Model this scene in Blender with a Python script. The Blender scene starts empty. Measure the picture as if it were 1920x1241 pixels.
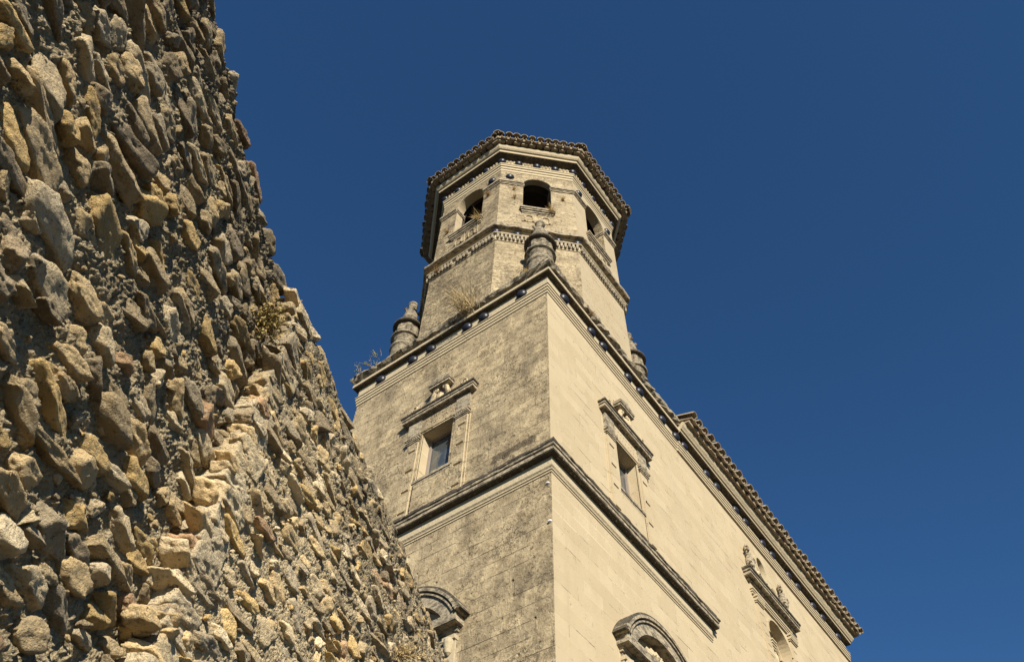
import bpy, bmesh, math, random
import numpy as np
from mathutils import Matrix, Vector
PI = math.pi
random.seed(7)
RNG = np.random.default_rng(11)
scene = bpy.context.scene
COL = scene.collection

# ------------------------------------------------------------------ camera
YAW, PITCH, ROLL = 0.6637, 0.9759, 0.0404
CAM = np.array([-11.3922, -7.5751, 0.0])          # eye height is z = 0, the street lies at z = -1.6
GROUND = -1.6
F0 = np.array([math.cos(YAW), math.sin(YAW), 0.0]); R0 = np.array([math.sin(YAW), -math.cos(YAW), 0.0]); UP = np.array([0, 0, 1.0])
FW = F0*math.cos(PITCH)+UP*math.sin(PITCH); U1 = -F0*math.sin(PITCH)+UP*math.cos(PITCH)
RT = R0*math.cos(ROLL)+U1*math.sin(ROLL); U2 = -R0*math.sin(ROLL)+U1*math.cos(ROLL)
cd = bpy.data.cameras.new('camera'); cam = bpy.data.objects.new('camera', cd); COL.objects.link(cam)
cd.sensor_fit = 'HORIZONTAL'; cd.sensor_width = 36.0; cd.lens = 1568.43*36/1920; cd.clip_start = 0.05; cd.clip_end = 3000
cam.matrix_world = Matrix(((RT[0], U2[0], -FW[0], CAM[0]), (RT[1], U2[1], -FW[1], CAM[1]), (RT[2], U2[2], -FW[2], CAM[2]), (0, 0, 0, 1)))
scene.camera = cam
scene.render.resolution_x, scene.render.resolution_y = 1024, 661

# ------------------------------------------------------------------ light
SUN = Vector((-0.82, -1.0, 0.62)).normalized()     # towards the sun
EL = math.asin(SUN.z); AZ = math.atan2(SUN.x, SUN.y)
w = bpy.data.worlds.new('World'); scene.world = w; w.use_nodes = True
nt = w.node_tree; bg = nt.nodes['Background']
sky = nt.nodes.new('ShaderNodeTexSky'); sky.sky_type = 'NISHITA'; sky.sun_disc = False
sky.sun_elevation = EL; sky.sun_rotation = AZ % (2*PI); sky.altitude = 600; sky.air_density = 1.0; sky.dust_density = 0.0; sky.ozone_density = 5.0
pol = nt.nodes.new('ShaderNodeMix'); pol.data_type = 'RGBA'; pol.blend_type = 'MULTIPLY'; pol.inputs[0].default_value = 1.0; pol.inputs[7].default_value = (0.60, 0.94, 1.12, 1)   # polarising filter
nt.links.new(sky.outputs[0], pol.inputs[6]); nt.links.new(pol.outputs[2], bg.inputs[0]); bg.inputs[1].default_value = 0.05
sl = bpy.data.lights.new('sun', 'SUN'); sl.energy = 5.0; sl.angle = math.radians(0.5); sl.color = (1.0, 0.92, 0.79)
so = bpy.data.objects.new('sun', sl); COL.objects.link(so); so.location = (-20, -30, 60)
so.rotation_euler = (-SUN).to_track_quat('-Z', 'Y').to_euler()
scene.view_settings.view_transform = 'Standard'; scene.view_settings.look = 'None'
scene.view_settings.exposure = 0.95; scene.view_settings.gamma = 1.0; scene.view_settings.use_curve_mapping = False

# ------------------------------------------------------------------ node helpers
class NG:
    def __init__(s, name):
        s.m = bpy.data.materials.new(name); s.m.use_nodes = True; s.t = s.m.node_tree
        s.b = s.t.nodes['Principled BSDF']; s.b.inputs['Roughness'].default_value = 0.9
        s.b.inputs['Specular IOR Level'].default_value = 0.25
    def n(s, kind, **kw):
        nd = s.t.nodes.new('ShaderNode'+kind)
        for k, v in kw.items():
            if hasattr(nd, k): setattr(nd, k, v)
            else: s.put(nd.inputs[k], v)
        return nd
    def put(s, sock, v):
        if isinstance(v, bpy.types.NodeSocket): s.t.links.new(v, sock)
        elif isinstance(v, (tuple, list)) and len(v) == 3 and sock.type == 'RGBA': sock.default_value = (*v, 1)
        else: sock.default_value = v
    def math(s, op, a, b=0.0, c=0.0, clamp=False):
        nd = s.t.nodes.new('ShaderNodeMath'); nd.operation = op; nd.use_clamp = clamp
        for i, v in enumerate((a, b, c)): s.put(nd.inputs[i], v)
        return nd.outputs[0]
    def mix(s, f, a, b, mode='MIX'):
        nd = s.t.nodes.new('ShaderNodeMix'); nd.data_type = 'RGBA'; nd.blend_type = mode
        s.put(nd.inputs[0], f); s.put(nd.inputs[6], a); s.put(nd.inputs[7], b)
        return nd.outputs[2]
    def noise(s, vec, scale, detail=4.0, rough=0.6, dist=0.0):
        nd = s.t.nodes.new('ShaderNodeTexNoise')
        s.put(nd.inputs['Vector'], vec); nd.inputs['Scale'].default_value = scale; nd.inputs['Detail'].default_value = detail
        nd.inputs['Roughness'].default_value = rough; nd.inputs['Distortion'].default_value = dist
        return nd.outputs[0]
    def ramp(s, f, a, b):
        nd = s.t.nodes.new('ShaderNodeMapRange'); nd.interpolation_type = 'SMOOTHSTEP'
        s.put(nd.inputs[0], f); s.put(nd.inputs[1], a); s.put(nd.inputs[2], b)
        return nd.outputs[0]
    def vor(s, vec, scale, feature='F1'):
        nd = s.t.nodes.new('ShaderNodeTexVoronoi'); nd.feature = feature
        s.put(nd.inputs['Vector'], vec); nd.inputs['Scale'].default_value = scale
        return nd.outputs['Distance']
    def scl(s, vec, v):
        nd = s.t.nodes.new('ShaderNodeVectorMath'); nd.operation = 'MULTIPLY'; s.put(nd.inputs[0], vec); nd.inputs[1].default_value = v
        return nd.outputs[0]
    def out(s, col, height=None, dist=0.02, rough=None, strength=1.0):
        s.put(s.b.inputs['Base Color'], col)
        if rough is not None: s.put(s.b.inputs['Roughness'], rough)
        if height is not None:
            bp = s.t.nodes.new('ShaderNodeBump'); bp.inputs['Strength'].default_value = strength; bp.inputs['Distance'].default_value = dist
            s.put(bp.inputs['Height'], height); s.t.links.new(bp.outputs[0], s.b.inputs['Normal'])
        return s.m

def wallcoords(g):
    ge = g.n('NewGeometry'); P = ge.outputs['Position']; N = ge.outputs['True Normal']
    sp = g.n('SeparateXYZ'); g.put(sp.inputs[0], P); sn = g.n('SeparateXYZ'); g.put(sn.inputs[0], N)
    u = g.math('SUBTRACT', g.math('MULTIPLY', sp.outputs[1], sn.outputs[0]), g.math('MULTIPLY', sp.outputs[0], sn.outputs[1]))
    cb = g.n('CombineXYZ'); g.put(cb.inputs[0], u); g.put(cb.inputs[1], sp.outputs[2])
    return P, sp, sn, cb.outputs[0]

def ashlar(name, wear=0.0, row=0.39, bw=0.95, face_wear=0.88, BZ=1.0):
    """dressed limestone laid in courses; the wall facing -X has been rained on and is grey, lichened and pitted"""
    g = NG(name); P, sp, sn, uv = wallcoords(g)
    wob = g.noise(P, 1.3, 2.0)
    vm = g.n('VectorMath', operation='MULTIPLY_ADD'); g.put(vm.inputs[0], g.n('CombineXYZ', X=wob, Y=wob).outputs[0]); vm.inputs[1].default_value = (0.10, 0.05, 0); g.put(vm.inputs[2], uv)
    br = g.n('TexBrick'); g.put(br.inputs['Vector'], vm.outputs[0]); br.inputs['Scale'].default_value = 1.0
    br.inputs['Mortar Size'].default_value = 0.011; br.inputs['Mortar Smooth'].default_value = 0.35; br.inputs['Brick Width'].default_value = bw; br.inputs['Row Height'].default_value = row
    br.inputs['Color1'].default_value = (0, 0, 0, 1); br.inputs['Color2'].default_value = (1, 1, 1, 1); br.inputs['Mortar'].default_value = (0.5, 0.5, 0.5, 1)
    br.offset = 0.43; br.squash = 0.8; br.squash_frequency = 3
    joint = br.outputs['Fac']
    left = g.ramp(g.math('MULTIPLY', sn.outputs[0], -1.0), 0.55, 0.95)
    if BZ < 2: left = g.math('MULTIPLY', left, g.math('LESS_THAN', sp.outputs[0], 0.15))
    bv = g.n('SeparateXYZ'); g.put(bv.inputs[0], vm.outputs[0]); fv = g.math('FRACT', g.math('DIVIDE', bv.outputs[1], row))
    bed = g.math('SUBTRACT', 1.0, g.ramp(g.math('MINIMUM', fv, g.math('SUBTRACT', 1.0, fv)), 0.012, 0.032))
    joint = g.math('MAXIMUM', bed, g.math('MULTIPLY', joint, 0.5))
    jm = g.math('MULTIPLY', joint, g.ramp(g.noise(g.scl(P, (1.2, 1.2, 4)), 0.8, 4.0), g.math('MULTIPLY_ADD', left, -.08, .52), g.math('MULTIPLY_ADD', left, -.06, .64)))       # most joints are closed and hardly seen
    jw = g.math('MULTIPLY', joint, g.ramp(g.noise(g.scl(P, (.6, .6, 1.4)), 0.45, 3.0), 0.52, 0.66))     # some are pointed in pale mortar
    diag = g.math('MULTIPLY', g.ramp(g.math('MULTIPLY', sn.outputs[0], -1.0), 0.3, 0.69), 0.0 if BZ < 2 else 0.75)
    big = g.noise(P, 0.55, 5.0, 0.65)
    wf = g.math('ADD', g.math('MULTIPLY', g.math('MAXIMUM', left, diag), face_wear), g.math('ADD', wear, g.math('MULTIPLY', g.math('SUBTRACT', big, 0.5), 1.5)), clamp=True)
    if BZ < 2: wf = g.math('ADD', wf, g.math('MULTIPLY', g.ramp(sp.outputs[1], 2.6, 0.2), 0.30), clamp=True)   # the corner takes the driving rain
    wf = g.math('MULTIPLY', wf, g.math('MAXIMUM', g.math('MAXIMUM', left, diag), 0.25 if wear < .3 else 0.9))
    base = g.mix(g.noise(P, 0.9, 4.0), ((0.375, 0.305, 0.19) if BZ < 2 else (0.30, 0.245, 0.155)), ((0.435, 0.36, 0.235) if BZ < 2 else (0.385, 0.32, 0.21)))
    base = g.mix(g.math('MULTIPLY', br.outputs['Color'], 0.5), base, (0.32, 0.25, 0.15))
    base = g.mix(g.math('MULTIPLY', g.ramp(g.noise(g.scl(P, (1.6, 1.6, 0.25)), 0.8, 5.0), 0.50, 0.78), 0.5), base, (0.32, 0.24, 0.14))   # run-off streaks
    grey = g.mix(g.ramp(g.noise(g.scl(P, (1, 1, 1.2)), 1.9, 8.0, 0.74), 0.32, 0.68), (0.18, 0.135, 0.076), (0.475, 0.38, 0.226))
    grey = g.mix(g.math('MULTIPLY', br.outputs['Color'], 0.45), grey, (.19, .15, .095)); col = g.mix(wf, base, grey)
    stain = g.math('MULTIPLY', g.ramp(g.noise(g.scl(P, (1, 1, .4)), .75, 5.0, .6), .50, .68), wf); col = g.mix(g.math('MULTIPLY', stain, .55), col, (.10, .08, .052))
    spots = g.math('MULTIPLY', g.ramp(g.noise(P, 9.0, 6.0, 0.75), 0.56, 0.68), wf)
    col = g.mix(g.math('MULTIPLY', spots, 0.75), col, (0.075, 0.061, 0.042))
    pale = g.math('MULTIPLY', g.ramp(g.noise(P, 13.0, 3.0, 0.7), 0.63, 0.70), wf)
    col = g.mix(g.math('MULTIPLY', pale, 0.7), col, (0.52, 0.48, 0.40))
    pit = g.math('MULTIPLY', g.ramp(g.noise(P, 6.5, 5.0, 0.7), 0.40, 0.31), g.ramp(g.noise(P, 0.7, 3.0), 0.44, 0.60))
    pit = g.math('MAXIMUM', pit, g.math('MULTIPLY', g.math('SUBTRACT', 1.0, g.ramp(g.vor(P, 4.3), 0.06, 0.2)), g.ramp(g.noise(P, 0.8, 3.0), 0.56, 0.66)))
    pit = g.math('MULTIPLY', pit, g.math('ADD', 0.06, wf)); col = g.mix(g.math('MULTIPLY', pit, .5), col, (.07, .055, .036))
    jm = g.math('MULTIPLY', jm, g.math('MULTIPLY_ADD', g.math('MAXIMUM', left, diag), 0.35, 0.65))
    col = g.mix(g.math('MULTIPLY', jm, 0.75), col, (0.10, 0.075, 0.045))
    col = g.mix(g.math('MULTIPLY', jw, 0.75), col, (0.55, 0.46, 0.32))
    hole = g.math('SUBTRACT', 1.0, g.ramp(g.vor(P, 1.1), 0.030, 0.045)); col = g.mix(hole, col, (.03, .024, .016))
    if name == 'ashlar_limestone':                                      # a spalled, blackened block low on the weathered face
        bx = g.n('VectorMath', operation='SUBTRACT'); g.put(bx.inputs[0], P); bx.inputs[1].default_value = (0, 1.15, 15.86)
        sb = g.n('SeparateXYZ'); g.put(sb.inputs[0], bx.outputs[0])
        ed = g.math('MULTIPLY', g.math('SUBTRACT', g.noise(P, 6.0, 4.0), 0.5), 0.35)
        mk = g.math('MULTIPLY', g.math('SUBTRACT', 1.0, g.ramp(g.math('ADD', g.math('ABSOLUTE', sb.outputs[1]), ed), 0.62, 0.72)), g.math('SUBTRACT', 1.0, g.ramp(g.math('ADD', g.math('ABSOLUTE', sb.outputs[2]), ed), 0.10, 0.16)))
        mk = g.math('MULTIPLY', mk, left); col = g.mix(g.math('MULTIPLY', mk, .8), col, (.075, .058, .036))
    cq = g.scl(P, (1, 1, 1.2 if BZ < 2 else 1.7))
    cav = g.math('MULTIPLY', g.ramp(g.noise(cq, 5.5, 7.0, 0.72), 0.47, 0.38), wf)
    cav2 = g.math('MULTIPLY', g.ramp(g.noise(cq, 14.0, 4.0, 0.7), 0.45, 0.37), wf)
    cav = g.math('MAXIMUM', cav, g.math('MULTIPLY', cav2, .7)); cav = g.math('MULTIPLY', cav, g.math('MULTIPLY_ADD', g.ramp(g.noise(P, .6, 4.0, .6), .46, .64), .62 if BZ < 2 else .5, .16 if BZ < 2 else .35))
    col = g.mix(g.math('MULTIPLY', cav, .55), col, (.075, .058, .036))
    h = g.math('MULTIPLY', g.noise(g.scl(P, (1, 1, BZ)), 4.0, 5.0, 0.65), g.math('MULTIPLY_ADD', wf, .55 if BZ < 2 else 1.2, 0.06))
    h = g.math('SUBTRACT', h, g.math('MULTIPLY', cav, .75)); h = g.math('ADD', h, g.math('MULTIPLY', g.noise(P, 18.0, 5.0, 0.7), g.math('MULTIPLY_ADD', wf, .35, .04)))
    h = g.math('SUBTRACT', h, g.math('MULTIPLY', pit, 1.2)); h = g.math('SUBTRACT', h, g.math('MULTIPLY', jm, 0.7))
    h = g.math('ADD', h, g.math('MULTIPLY', br.outputs['Color'], 0.12))
    return g.out(col, h, 0.05 if BZ < 2 else 0.085)

def trim(name, lichen=0.35, dark=(0.07, 0.06, 0.048), tint=(0.375, 0.31, 0.20)):
    """carved limestone with lichen crust"""
    g = NG(name); P, sp, sn, uv = wallcoords(g)
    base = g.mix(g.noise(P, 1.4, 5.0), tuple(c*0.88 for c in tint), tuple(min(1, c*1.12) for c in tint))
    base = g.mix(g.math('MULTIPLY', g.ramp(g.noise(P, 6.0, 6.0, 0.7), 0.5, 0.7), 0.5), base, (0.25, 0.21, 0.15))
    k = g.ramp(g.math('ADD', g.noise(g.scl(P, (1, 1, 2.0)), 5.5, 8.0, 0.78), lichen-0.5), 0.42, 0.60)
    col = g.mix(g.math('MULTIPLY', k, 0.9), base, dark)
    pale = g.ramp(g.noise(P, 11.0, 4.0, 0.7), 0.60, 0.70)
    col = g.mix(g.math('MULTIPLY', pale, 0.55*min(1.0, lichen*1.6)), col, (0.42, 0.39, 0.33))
    h = g.math('ADD', g.noise(P, 9.0, 8.0, 0.72), g.math('MULTIPLY', g.noise(P, 45.0, 3.0, 0.7), 0.15))
    return g.out(col, h, 0.02+0.02*lichen)

def simple(name, c0, c1, scale=6.0, bump=0.01, rough=0.85):
    g = NG(name); P = g.n('NewGeometry').outputs['Position']
    f = g.noise(P, scale, 5.0, 0.65)
    return g.out(g.mix(f, c0, c1), g.noise(P, scale*4, 5.0, 0.7), bump, rough)

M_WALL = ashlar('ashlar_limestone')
M_BELF = ashlar('belfry_limestone', wear=0.05, row=0.31, bw=0.8, face_wear=0.95, BZ=2.2)
M_TRIM = trim('carved_limestone', 0.27)
M_SOFF = trim('crust_and_shade_limestone', 0.60, dark=(0.055, 0.043, 0.028), tint=(0.16, 0.125, 0.075))  # brown crust, darkened further so the colour carries the shade under cornices
M_WORN = trim('lichened_limestone', 0.50, dark=(0.07, 0.06, 0.045), tint=(0.33, 0.275, 0.185))
M_PIN = trim('weathered_pinnacle_stone', 0.52, dark=(0.055, 0.047, 0.035), tint=(0.27, 0.225, 0.15))
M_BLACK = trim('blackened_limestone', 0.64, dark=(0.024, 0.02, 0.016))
M_TILE = simple('roof_tile_clay', (0.13, 0.10, 0.068), (0.36, 0.29, 0.19), 5.0, 0.012)
M_DARK = simple('shade_dark_interior', (0.045, 0.036, 0.026), (0.07, 0.056, 0.04), 3.0, 0.02)  # near-black colour stands in for the deep shade of the bell chamber
M_WOOD = simple('weathered_wood', (0.15, 0.12, 0.10), (0.27, 0.23, 0.19), 18.0, 0.004)
def mat_boss():
    g = NG('glazed_ceramic'); P = g.n('NewGeometry').outputs['Position']
    g.b.inputs['Specular IOR Level'].default_value = 0.28
    return g.out(g.mix(g.noise(P, 9.0, 4.0), (0.006, 0.006, 0.010), (0.022, 0.023, 0.032)), None, rough=g.math('MULTIPLY_ADD', g.noise(P, 14.0, 4.0), 0.25, 0.26))
M_BOSS = mat_boss()
def mat_glass():
    g = NG('dusty_glass'); P = g.n('NewGeometry').outputs['Position']
    g.b.inputs['Specular IOR Level'].default_value = 0.9; g.b.inputs['IOR'].default_value = 1.6
    d = g.ramp(g.noise(P, 1.7, 5.0, 0.6), 0.45, 0.75)
    return g.out(g.mix(d, (0.04, 0.049, 0.054), (0.16, 0.155, 0.125)), g.noise(P, 2.0, 2.0), 0.01, rough=g.math('MULTIPLY_ADD', d, 0.35, 0.06))
M_GLASS = mat_glass()

# ------------------------------------------------------------------ mesh helpers
class Frame:
    """u runs along a wall, p out of it, z up"""
    def __init__(s, o, t, n): s.o, s.t, s.nn = np.array(o, float), np.array(t, float), np.array(n, float)
    def __call__(s, u, p, z): q = s.o+s.t*u+s.nn*p; return (q[0], q[1], z)

class MB:
    def __init__(s): s.v, s.f = [], []
    def add(s, vs, fs):
        k = len(s.v); s.v += [tuple(map(float, q)) for q in vs]; s.f += [tuple(i+k for i in f) for f in fs]
    def box(s, fr, u0, u1, p0, p1, z0, z1):
        c = [fr(u, p, z) for z in (z0, z1) for p in (p0, p1) for u in (u0, u1)]
        s.add(c, [(0, 1, 3, 2), (4, 6, 7, 5), (0, 4, 5, 1), (2, 3, 7, 6), (0, 2, 6, 4), (1, 5, 7, 3)])
    def prism(s, fr, pts, p0, p1):
        n = len(pts)
        s.add([fr(u, p0, z) for u, z in pts]+[fr(u, p1, z) for u, z in pts],
              [tuple(range(n)), tuple(range(2*n-1, n-1, -1))]+[(i, (i+1) % n, n+(i+1) % n, n+i) for i in range(n)])
    def ring(s, fr, cu, cz, r0, r1, p0, p1, a0=0.0, a1=PI, n=28, sz=1.0):
        """arch band between radii r0 and r1, from depth p0 to p1"""
        vs, fs = [], []
        for i in range(n+1):
            a = a0+(a1-a0)*i/n; c, t = math.cos(a), math.sin(a)*sz
            vs += [fr(cu+r0*c, p0, cz+r0*t), fr(cu+r1*c, p0, cz+r1*t), fr(cu+r1*c, p1, cz+r1*t), fr(cu+r0*c, p1, cz+r0*t)]
        for i in range(n):
            for k in range(4): fs.append((4*i+k, 4*i+(k+1) % 4, 4*i+4+(k+1) % 4, 4*i+4+k))
        fs += [(0, 1, 2, 3), tuple(4*n+k for k in (3, 2, 1, 0))]
        s.add(vs, fs)
    def lathe(s, c, prof, seg=32, rfun=None):
        vs, fs = [], []
        for j, (r, z) in enumerate(prof):
            for i in range(seg):
                a = 2*PI*i/seg; rr = r if rfun is None else rfun(j, a, r)
                vs.append((c[0]+rr*math.cos(a), c[1]+rr*math.sin(a), c[2]+z))
        for j in range(len(prof)-1):
            for i in range(seg): fs.append((j*seg+i, j*seg+(i+1) % seg, (j+1)*seg+(i+1) % seg, (j+1)*seg+i))
        fs.append(tuple(range(seg-1, -1, -1))); fs.append(tuple((len(prof)-1)*seg+i for i in range(seg)))
        s.add(vs, fs)
    def tube(s, pts, rad, seg=8):
        pts = [np.array(p, float) for p in pts]; n = len(pts)
        rad = rad if isinstance(rad, (list, tuple)) else [rad]*n
        vs, fs = [], []
        for i, p in enumerate(pts):
            d = pts[min(i+1, n-1)]-pts[max(i-1, 0)]; d /= np.linalg.norm(d)+1e-9
            a = np.cross(d, (0.31, 0.17, 0.93)); a /= np.linalg.norm(a); b = np.cross(d, a)
            for k in range(seg):
                t = 2*PI*k/seg; vs.append(p+rad[i]*(math.cos(t)*a+math.sin(t)*b))
        for i in range(n-1):
            for k in range(seg): fs.append((i*seg+k, i*seg+(k+1) % seg, (i+1)*seg+(k+1) % seg, (i+1)*seg+k))
        fs += [tuple(range(seg-1, -1, -1)), tuple((n-1)*seg+k for k in range(seg))]
        s.add(vs, fs)
    def sweep(s, path, prof, closed, seg=0.3, jit=0.0, seed=0, cap=True, jp=None):
        """profile (p, z) carried along a footprint with mitred corners; path runs with the outside on its right"""
        P = [np.array(q, float) for q in path]; n = len(P); ms = []
        for i in range(n):
            e0 = P[i]-P[i-1] if (closed or i > 0) else P[1]-P[0]; e1 = P[(i+1) % n]-P[i] if (closed or i < n-1) else P[i]-P[i-1]
            n0 = np.array([e0[1], -e0[0]])/np.linalg.norm(e0); n1 = np.array([e1[1], -e1[0]])/np.linalg.norm(e1)
            m = n0+n1; ms.append(m/(m@n0))
        rows = []
        for i in range(n if closed else n-1):
            j = (i+1) % n; k = max(1, int(np.linalg.norm(P[j]-P[i])/seg))
            for t in range(k+(0 if closed or i < n-2 else 1)):
                f = t/k; rows.append((P[i]*(1-f)+P[j]*f, ms[i]*(1-f)+ms[j]*f))
        rr = np.random.default_rng(seed); m = len(prof); vs = []
        for b, o in rows:
            for k, (p, z) in enumerate(prof):
                a = jit if jp is None else (jit if k in jp else 0.0)
                q = b+o*(p+a*rr.normal()); vs.append((q[0], q[1], z+a*0.8*rr.normal()))
        L = len(rows); fs = []
        for i in range(L if closed else L-1):
            for k in range(m-1): fs.append((i*m+k, ((i+1) % L)*m+k, ((i+1) % L)*m+k+1, i*m+k+1))
        if cap and not closed: fs += [tuple(range(m)), tuple((L-1)*m+k for k in range(m-1, -1, -1))]
        s.add(vs, fs)
    def wall(s, fr, u0, u1, z0, z1, holes=(), p=0.0):
        """flat wall with openings; each hole: u0,u1,z0,z1 (z1 = spring line when arch), arch 0/1/2 (2 = oval), depth"""
        q = lambda a, b, c, d: s.add([fr(a, p, c), fr(b, p, c), fr(b, p, d), fr(a, p, d)], [(0, 1, 2, 3)]) if b-a > 1e-5 and d-c > 1e-5 else None
        rows = {}
        for h in holes: rows.setdefault(round(h['z0'], 3), []).append(h)
        zc = z0
        for zk in sorted(rows):
            hs = sorted(rows[zk], key=lambda h: h['u0'])
            top = max(h['z1']+((h['u1']-h['u0'])/2 if h.get('arch') == 1 else 0) for h in hs)
            q(u0, u1, zc, hs[0]['z0']); uc = u0
            for h in hs:
                q(uc, h['u0'], h['z0'], top); uc = h['u1']
                a, b, c, d = h['u0'], h['u1'], h['z0'], h['z1']; cu, r = (a+b)/2, (b-a)/2; N = 20
                if h.get('arch') == 1:
                    arc = [(cu+r*math.cos(PI-PI*i/N), d+r*math.sin(PI*i/N)) for i in range(N+1)]
                    for (ua, za), (ub, zb) in zip(arc, arc[1:]): s.add([fr(ua, p, za), fr(ub, p, zb), fr(ub, p, top), fr(ua, p, top)], [(0, 1, 2, 3)])
                    out = [(a, c), (b, c)]+arc[::-1]
                elif h.get('arch') == 2:
                    cz, rz = (c+d)/2, (d-c)/2
                    arc = [(cu+r*math.cos(PI-PI*i/N), rz*math.sin(PI*i/N)) for i in range(N+1)]
                    for (ua, za), (ub, zb) in zip(arc, arc[1:]):
                        s.add([fr(ua, p, cz+za), fr(ub, p, cz+zb), fr(ub, p, top), fr(ua, p, top)], [(0, 1, 2, 3)])
                        s.add([fr(ua, p, cz-za), fr(ub, p, cz-zb), fr(ub, p, c), fr(ua, p, c)], [(0, 1, 2, 3)])
                    out = [(u_, cz+z_) for u_, z_ in arc]+[(u_, cz-z_) for u_, z_ in arc[-2:0:-1]]
                else:
                    q(a, b, d, top); out = [(a, c), (b, c), (b, d), (a, d)]
                n = len(out); dp = h.get('depth', 0.1)
                s.add([fr(u_, p, z_) for u_, z_ in out]+[fr(u_, p-dp, z_) for u_, z_ in out], [(i, (i+1) % n, n+(i+1) % n, n+i) for i in range(n)])
                if h.get('back'): s.add([fr(u_, p-dp, z_) for u_, z_ in out], [tuple(range(n))])
            q(uc, u1, hs[0]['z0'], top); zc = top
        q(u0, u1, zc, z1)
    def build(s, name, mat, parent=None, smooth=False):
        me = bpy.data.meshes.new(name); me.from_pydata(s.v, [], s.f); me.update()
        bm = bmesh.new(); bm.from_mesh(me); bmesh.ops.recalc_face_normals(bm, faces=bm.faces); bm.to_mesh(me); bm.free()
        if smooth: me.polygons.foreach_set('use_smooth', [True]*len(me.polygons))
        me.materials.append(mat)
        o = bpy.data.objects.new(name, me); COL.objects.link(o)
        if parent is not None: o.parent = parent
        return o

def tag(o, label=None, cat=None, group=None, kind=None):
    for k, v in (('label', label), ('category', cat), ('group', group), ('kind', kind)):
        if v: o[k] = v
    return o
def empty(name, label, cat, group=None):
    o = bpy.data.objects.new(name, None); COL.objects.link(o); return tag(o, label, cat, group)
def copy_part(o, parent, mw=None):
    c = o.copy(); COL.objects.link(c); c.parent = parent
    if mw is not None: c.matrix_local = mw
    return c

# ------------------------------------------------------------------ noise for sculpted stone
def _hash(ix, iy, iz, seed):
    h = (ix*374761393+iy*668265263+iz*2147483647+seed*974634777) & 0xFFFFFFFF
    h = ((h ^ (h >> 13))*1274126177) & 0xFFFFFFFF
    return ((h ^ (h >> 16)) & 0xFFFF)/65535.0
def vnoise(P, seed=0):
    I = np.floor(P).astype(np.int64); f = P-I; f = f*f*(3-2*f); r = 0
    for a in (0, 1):
        wx = f[:, 0] if a else 1-f[:, 0]
        for b in (0, 1):
            wy = f[:, 1] if b else 1-f[:, 1]
            for c in (0, 1):
                wz = f[:, 2] if c else 1-f[:, 2]
                r = r+wx*wy*wz*_hash(I[:, 0]+a, I[:, 1]+b, I[:, 2]+c, seed)
    return r*2-1
def fbm(P, oct=4, seed=0, gain=0.5):
    a, r = 1.0, 0.0
    for o in range(oct): r = r+a*vnoise(P*(2.03**o)+o*17.3, seed+o); a *= gain
    return r

# ------------------------------------------------------------------ church
church = empty('church', 'sunlit cream stone church with octagonal belfry tower, ceramic balls and long tiled nave', 'church')
W = 8.0
FL = Frame((0, 0), (0, 1), (-1, 0))           # tower wall on the photo's left, u = y
FR = Frame((0, 0), (1, 0), (0, -1))           # tower wall on the photo's right, u = x
NY, NX = -0.002, 22.94
FN = Frame((0, NY), (1, 0), (0, -1))          # nave wall
FE = Frame((W, W), (0, -1), (1, 0)); FB = Frame((W, W), (-1, 0), (0, 1))
WIN = dict(u0=3.40, u1=4.56, z0=16.66, z1=18.58, depth=0.36)
def mk_tower():
    m = MB()
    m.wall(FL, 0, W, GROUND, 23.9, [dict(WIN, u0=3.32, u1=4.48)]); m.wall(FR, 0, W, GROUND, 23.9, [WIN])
    m.wall(FB, 0, W, GROUND, 23.9); m.wall(FE, 0, W, GROUND, 23.9)
    m.add([(0, 0, 23.9), (W, 0, 23.9), (W, W, 23.9), (0, W, 23.9)], [(0, 1, 2, 3)])
    return m.build('tower_wall', M_WALL, church)
mk_tower()
SQ = [(0, 0), (W, 0), (W, W), (0, W)]          # counter-clockwise: outside on the right of travel
def mk_string():
    path = [(7.76, 0.4), (7.76, 0), (0, 0), (0, W), (0.5, W)][::-1]
    m = MB(); m.sweep(path, [(-.05, 14.37), (.02, 14.37), (.02, 14.42), (.045, 14.43), (.045, 14.47), (.03, 14.48), (.07, 14.53), (.07, 14.57), (.05, 14.575), (.05, 14.83), (-.05, 14.83)], False)
    s = m.build('string_course', M_TRIM, church)
    m = MB(); m.sweep(path, [(.10, 14.862), (.225, 14.862), (.225, 14.955), (.14, 14.96), (.14, 15.005), (.235, 15.01), (.245, 15.075), (.10, 15.08)], False, 0.22, 0.003, 3, jp={1, 2, 5, 6})
    m.build('corona', M_WORN, s)
    m = MB(); m.sweep(path, [(.05, 15.076), (.262, 15.08), (.268, 15.13), (.25, 15.19), (.10, 15.27), (-.05, 15.32)], False, 0.18, 0.010, 4, jp={1, 2, 3, 4}); m.build('weathering', M_BLACK, s)
    m = MB(); m.sweep(path, [(-.05, 14.815), (.21, 14.835), (.21, 14.862), (-.05, 14.862)], False, 0.5); m.build('shade_toned_soffit', M_BLACK, s)  # underside strip in black: crust plus painted shade below the ledge
mk_string()

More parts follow.
